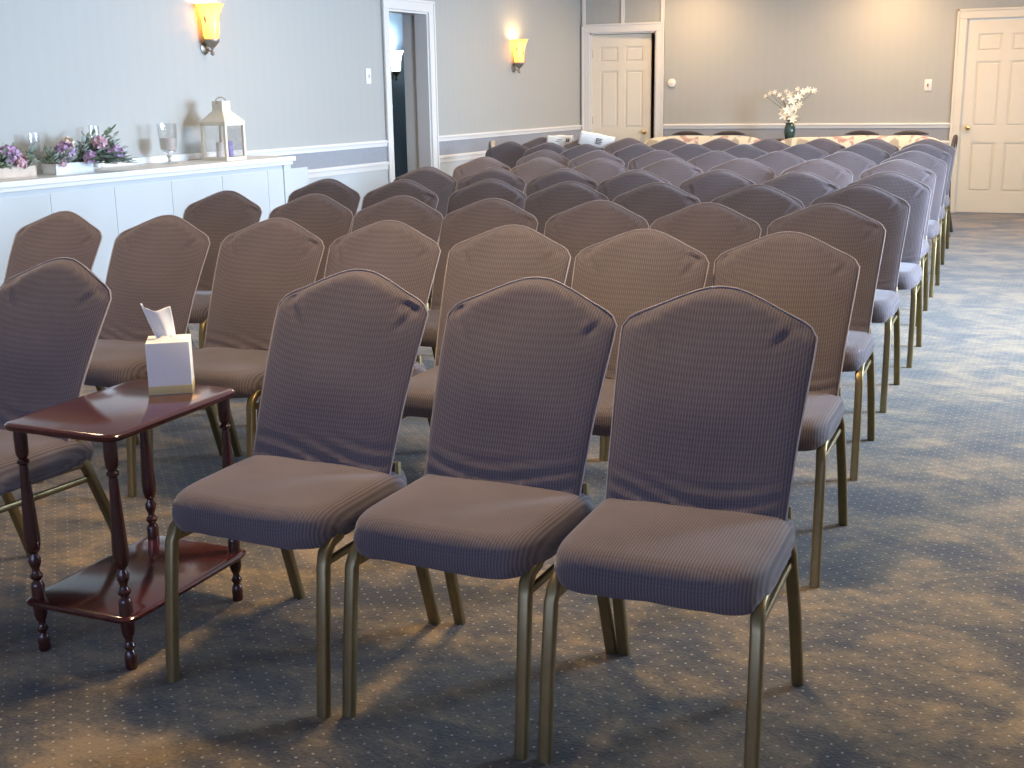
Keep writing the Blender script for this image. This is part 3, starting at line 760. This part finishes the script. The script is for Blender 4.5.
# lantern
r = empty('lantern', lw(.26, 7.04, LZ), RZL, label='cream metal lantern with glass sides holding two candles on the ledge', cat='lantern')
bm = NB(); q = .098; box(bm, -q-.008, q+.008, -q-.008, q+.008, 0, .022, .003)
for sx in (-1, 1):
    for s2 in (-1, 1): box(bm, sx*q-.010, sx*q+.010, s2*q-.010, s2*q+.010, .02, .255, .002)
box(bm, -q-.01, q+.01, -q-.01, -q+.01, .235, .255); box(bm, -q-.01, q+.01, q-.01, q+.01, .235, .255); box(bm, -q-.01, -q+.01, -q, q, .235, .255); box(bm, q-.01, q+.01, -q, q, .235, .255)
link('frame', bm, M['lantern'], r)
bm = NB(); lathe(bm, [(.155, .252), (.155, .262), (.062, .335), (.062, .40), (.050, .40), (.050, .33)], n=4, ph=PI/4); o = link('roof', bm, M['lantern'], r, False)
bm = NB(); sweep(bm, [(-.05, 0, .38), (-.05, 0, .41), (-.02, 0, .425), (.02, 0, .425), (.05, 0, .41), (.05, 0, .38)], .004, n=6, up_=Vector((0, 1, 0))); link('handle', bm, M['bronze'], r)
bm = NB(); box(bm, -q+.01, q-.01, -q-.002, -q+.001, .022, .235); box(bm, -q+.01, q-.01, q-.001, q+.002, .022, .235); box(bm, -q-.002, -q+.001, -q+.01, q-.01, .022, .235); box(bm, q-.001, q+.002, -q+.01, q-.01, .022, .235); link('glass_panes', bm, M['glass'], r, False)
for x, y, h, mt, nm in ((-.04, .0, .10, M['wax'], 'taupe candle'), (.035, -.015, .105, M['purple_wax'], 'lilac candle')):
    c = empty('pillar_candle', (0, 0, 0), label='%s standing inside the cream lantern' % nm, cat='candle')
    c.matrix_world = Matrix.Translation(lw(.26, 7.04, LZ)+Vector((0, 0, .0225))) @ Matrix.Rotation(RZL, 4, 'Z') @ Matrix.Translation((x, y, 0))
    bm = NB(); lathe(bm, [(.027, 0), (.028, .004), (.028, h-.004), (.025, h), (.002, h-.004)], n=22); link('wax', bm, mt, c)
    bm = NB(); sweep(bm, [(0, 0, h-.006), (0, 0, h+.003), (.003, 0, h+.012)], .0012, n=5); link('wick', bm, M['dark'], c)

# ------------------------------------------------------------------ back of the room: settees, end chair, flower stand
def settee(x0, x1, yb, label, crests):
    r = empty('settee', ((x0+x1)/2, yb, 0), 0, label=label, cat='settee', group='cream floral settees along the back wall')
    h = (x1-x0)/2
    bm = NB(); box(bm, -h+.07, h-.07, -.54, -.08, .26, .45, .04); link('seat', bm, M['floral'], r)
    # wavy-topped upholstered back
    bm = NB(); NU = 60; A = []; Bk = []
    for i in range(NU+1):
        u = -1+2*i/NU; x = u*h
        zt = .865+.022*math.cos(u*PI*2.0)*0+.018*sum(math.exp(-((x-c)/.22)**2) for c in crests)-.045*abs(u)**10
        col = []
        for (dy, z) in ((-.14, .30), (-.12, .6), (-.085, zt-.03), (-.055, zt), (-.02, zt), (.01, zt-.03), (.02, .30)): col.append(bm.verts.new((x, dy, z)))
        A.append(col)
    for a_, b_ in zip(A, A[1:]):
        for k_ in range(6): bm.faces.new((a_[k_], a_[k_+1], b_[k_+1], b_[k_]))
        bm.faces.new((a_[6], a_[0], b_[0], b_[6]))
    bm.faces.new(A[0]); bm.faces.new(A[-1][::-1]); link('backrest', bm, M['floral'], r)
    for s in (-1, 1):
        bm = NB(); box(bm, s*(h-.06)-.06, s*(h-.06)+.06, -.52, -.02, .2, .58, .03); sweep(bm, [(s*(h-.06), -.55, .59), (s*(h-.06), -.06, .60)], .07, n=14); link('armrest', bm, M['floral'], r)
    for c in crests:
        bm = NB(); pts = []; W_ = []
        for k_ in range(15):
            t = -1+2*k_/14; pts.append((c+t*.17, -.03, .892+.016*(1-t*t))); W_.append(.004+.020*(1-abs(t)**2.2))
        sweep(bm, pts, .018, W_, n=8, up_=Vector((0, 1, 0))); link('carved_crest', bm, M['darkwood'], r)
    for sx in (-1, 1):
        for y in (-.48, -.06):
            bm = NB(); lathe(bm, [(.014, 0), (.016, .03), (.022, .10), (.030, .2), (.030, .27)], sx*(h-.08), y, 0, n=12); link('leg', bm, M['darkwood'], r)
X1 = (-3.86+-2.60)/2; settee(-3.86, -2.60, 12.75, 'cream floral settee before the back wall, left of the white flowers', (-3.40-X1, -2.95-X1))
X2 = (-2.42-.84)/2; settee(-2.42, -.84, 12.75, 'long cream floral settee before the back wall, right of the white flowers', (-1.60-X2, -1.13-X2))
# upholstered side chair seen edge-on at the end of the rows
r = empty('upholstered_chair', (-.955, 11.92, 0), R(-90), label='dark oval back chair with green patterned seat at the far end of the aisle', cat='chair')
bm = NB(); box(bm, -.25, .25, -.22, .24, .30, .44, .04); box(bm, -.25, .25, -.21, .23, .06, .31, .02); link('seat', bm, M['floral_green'], r)
bm = NB()
pts = [(0+.20*math.cos(2*PI*k_/28), .26+.0*math.sin(k_)+.03*math.sin(2*PI*k_/28), .64+.26*math.sin(2*PI*k_/28)) for k_ in range(29)]
sweep(bm, pts, .020, n=8, up_=Vector((0, 1, 0)))
link('back_frame', bm, M['darkwood'], r)
for s in (-1, 1):
    bm = NB(); sweep(bm, [(s*.17, .25, .5), (s*.2, .25, .40), (s*.22, .26, .2), (s*.22, .30, 0)], .018, n=8); link('leg', bm, M['darkwood'], r)
    bm = NB(); sweep(bm, [(s*.22, -.2, .3), (s*.225, -.21, .15), (s*.22, -.21, 0)], .02, n=8); link('leg', bm, M['darkwood'], r)
bm = NB()
lathe(bm, [(.001, -.035), (.12, -.028), (.185, -.01), (.185, .01), (.12, .024), (.001, .03)], n=28)
for v in bm.verts: v.co = Vector((v.co.x, .26+v.co.z+.03*v.co.y/.25, .64+v.co.y*1.3))
link('back_pad', bm, M['floral_green'], r)
# plant stand with a vase of white lilies
r = empty('plant_stand', (-2.50, 13.3, 0), 0, label='small dark round stand holding the white flowers before the back wall', cat='stand')
bm = NB(); lathe(bm, [(.001, .80), (.16, .80), (.165, .806), (.165, .818), (.16, .824), (.001, .824)], n=28); link('table_top', bm, M['darkwood'], r)
bm = NB(); lathe(bm, [(.03, .05), (.04, .1), (.02, .2), (.03, .4), (.018, .6), (.035, .78), (.05, .80)], n=16); link('pedestal', bm, M['darkwood'], r)
for k_ in range(3):
    a_ = k_*2*PI/3+.4; bm = NB(); sweep(bm, [(.02*math.cos(a_), .02*math.sin(a_), .12), (.1*math.cos(a_), .1*math.sin(a_), .07), (.16*math.cos(a_), .16*math.sin(a_), 0)], .013, n=8, up_=Vector((0, 0, 1))); link('leg', bm, M['darkwood'], r)
r = empty('vase_of_flowers', (-2.43, 13.3, .824), 0, label='dark glass vase of white lilies and branches against the back wall', cat='flower vase')
bm = NB(); lathe(bm, [(.045, 0), (.05, .01), (.06, .06), (.062, .10), (.05, .14), (.044, .155), (.055, .17), (.050, .168), (.04, .15)], n=24); link('vase', bm, M['teal_glass'], r)
def lily(bm, c, d, r_):
    d = Vector(d).normalized(); s0 = d.orthogonal().normalized()
    for k_ in range(6):
        s = Matrix.Rotation(k_*PI/3, 3, d) @ s0; leafmesh(bm, c, d*.45+s, r_, r_*.42, d)
st = NB(); lf = NB()
heads = [(-.04, -.10, .25, .075), (.04, -.09, .24, .075), (0, -.12, .30, .07), (.06, -.08, .33, .06), (-.06, -.07, .30, .05), (.03, -.09, .40, .06), (.09, -.05, .44, .055), (.0, -.05, .46, .05), (.10, -.03, .36, .045),
         (.13, -.02, .49, .045), (.18, 0, .51, .045), (.24, 0, .50, .04), (.07, 0, .52, .035), (-.12, 0, .46, .035), (-.17, 0, .49, .035), (-.22, 0, .48, .035), (-.27, 0, .45, .03), (-.05, 0, .50, .03), (-.08, -.02, .42, .03), (.05, -.12, .20, .05)]
for x, y, z, rr in heads:
    sweep(st, [(0, 0, .14), (x*.3, y*.4, .14+(z-.14)*.55), (x, y, z)], .003, n=5)
    bm = NB(); lily(bm, (x, y, z), (x*1.5+random.uniform(-.3, .3), -1, .5), rr); lathe(bm, [(.001, -.006), (.007, 0), (.001, .008)], x, y-.004, z, n=6); link('lily_bloom', bm, M['whitepetal'], r)
for k_ in range(26):
    a_ = random.uniform(0, 2*PI); leafmesh(lf, (.03*math.cos(a_), .03*math.sin(a_), .15+random.uniform(0, .1)), (math.cos(a_), math.sin(a_), random.uniform(0, 1)), random.uniform(.07, .12), .02)
for dx, dz in ((-.30, .43), (.27, .53), (-.2, .40)): 
    for k_ in range(4): leafmesh(lf, (dx*(.6+.1*k_), 0, dz*(.85+.03*k_)), (math.copysign(1, dx), -.3, .2-.3*(k_ % 2)), .05, .012)
link('flower_stems', st, M['stem'], r); link('leaves', lf, M['leaf'], r)

# printed white papers lying over chair backs at the far left
def paper(loc, rz, tilt, w_, d1_, d2_, label, marks):
    r = empty('printed_paper', loc, rz, label=label, cat='paper', group='white papers over the far chair backs'); r.rotation_euler = (0, tilt, rz)
    bm = NB(); prof = [(-.030-.02*d1_/.1, -d1_), (-.030, -.03), (-.026, -.008), (-.012, .002), (.012, .002), (.026, -.008), (.031, -.03), (.034, -d2_)]
    G = []
    for k_ in range(13):
        x = -w_/2+w_*k_/12
        G.append([bm.verts.new((x, y+.002*math.sin(k_*1.3), z-.003*math.sin(k_*.8))) for y, z in prof])
    for a_, b_ in zip(G, G[1:]):
        for q_ in range(len(prof)-1): bm.faces.new((a_[q_], a_[q_+1], b_[q_+1], b_[q_]))
    o = link('sheet', bm, M['paper'], r); md = o.modifiers.new('solid', 'SOLIDIFY'); md.thickness = .002
    bm = NB()
    sl = (.02*d1_/.1)/(d1_-.03)
    for x, z, w2, h2 in marks:
        vs = []
        for xx, zz in ((x-w2/2, z-h2/2), (x+w2/2, z-h2/2), (x+w2/2, z+h2/2), (x-w2/2, z+h2/2)):
            vs.append(bm.verts.new((xx, -.0345+(zz+.03)*sl-.002, zz)))
        bm.faces.new(vs)
    o2 = link('print', bm, M['ink'], o, False); md = o2.modifiers.new('solid', 'SOLIDIFY'); md.thickness = .0008
    return r
paper((-4.29, 11.25, .938), R(4), R(0), .26, .13, .10, 'white printed paper draped over a chair near the far left corner',
      [(.075, -.045, .012, .035), (.095, -.045, .012, .035), (.085, -.05, .03, .008), (.0, -.04, .05, .006), (-.02, -.055, .04, .005), (.085, -.035, .03, .006)])
paper((-3.86, 11.14, .955), R(6), R(11), .34, .12, .12, 'larger tilted white printed paper draped over a chair beneath the ajar door',
      [(.03, -.04, .06, .008), (.03, -.055, .05, .008), (.03, -.07, .06, .008), (.03, -.085, .045, .008), (.005, -.062, .008, .05)])
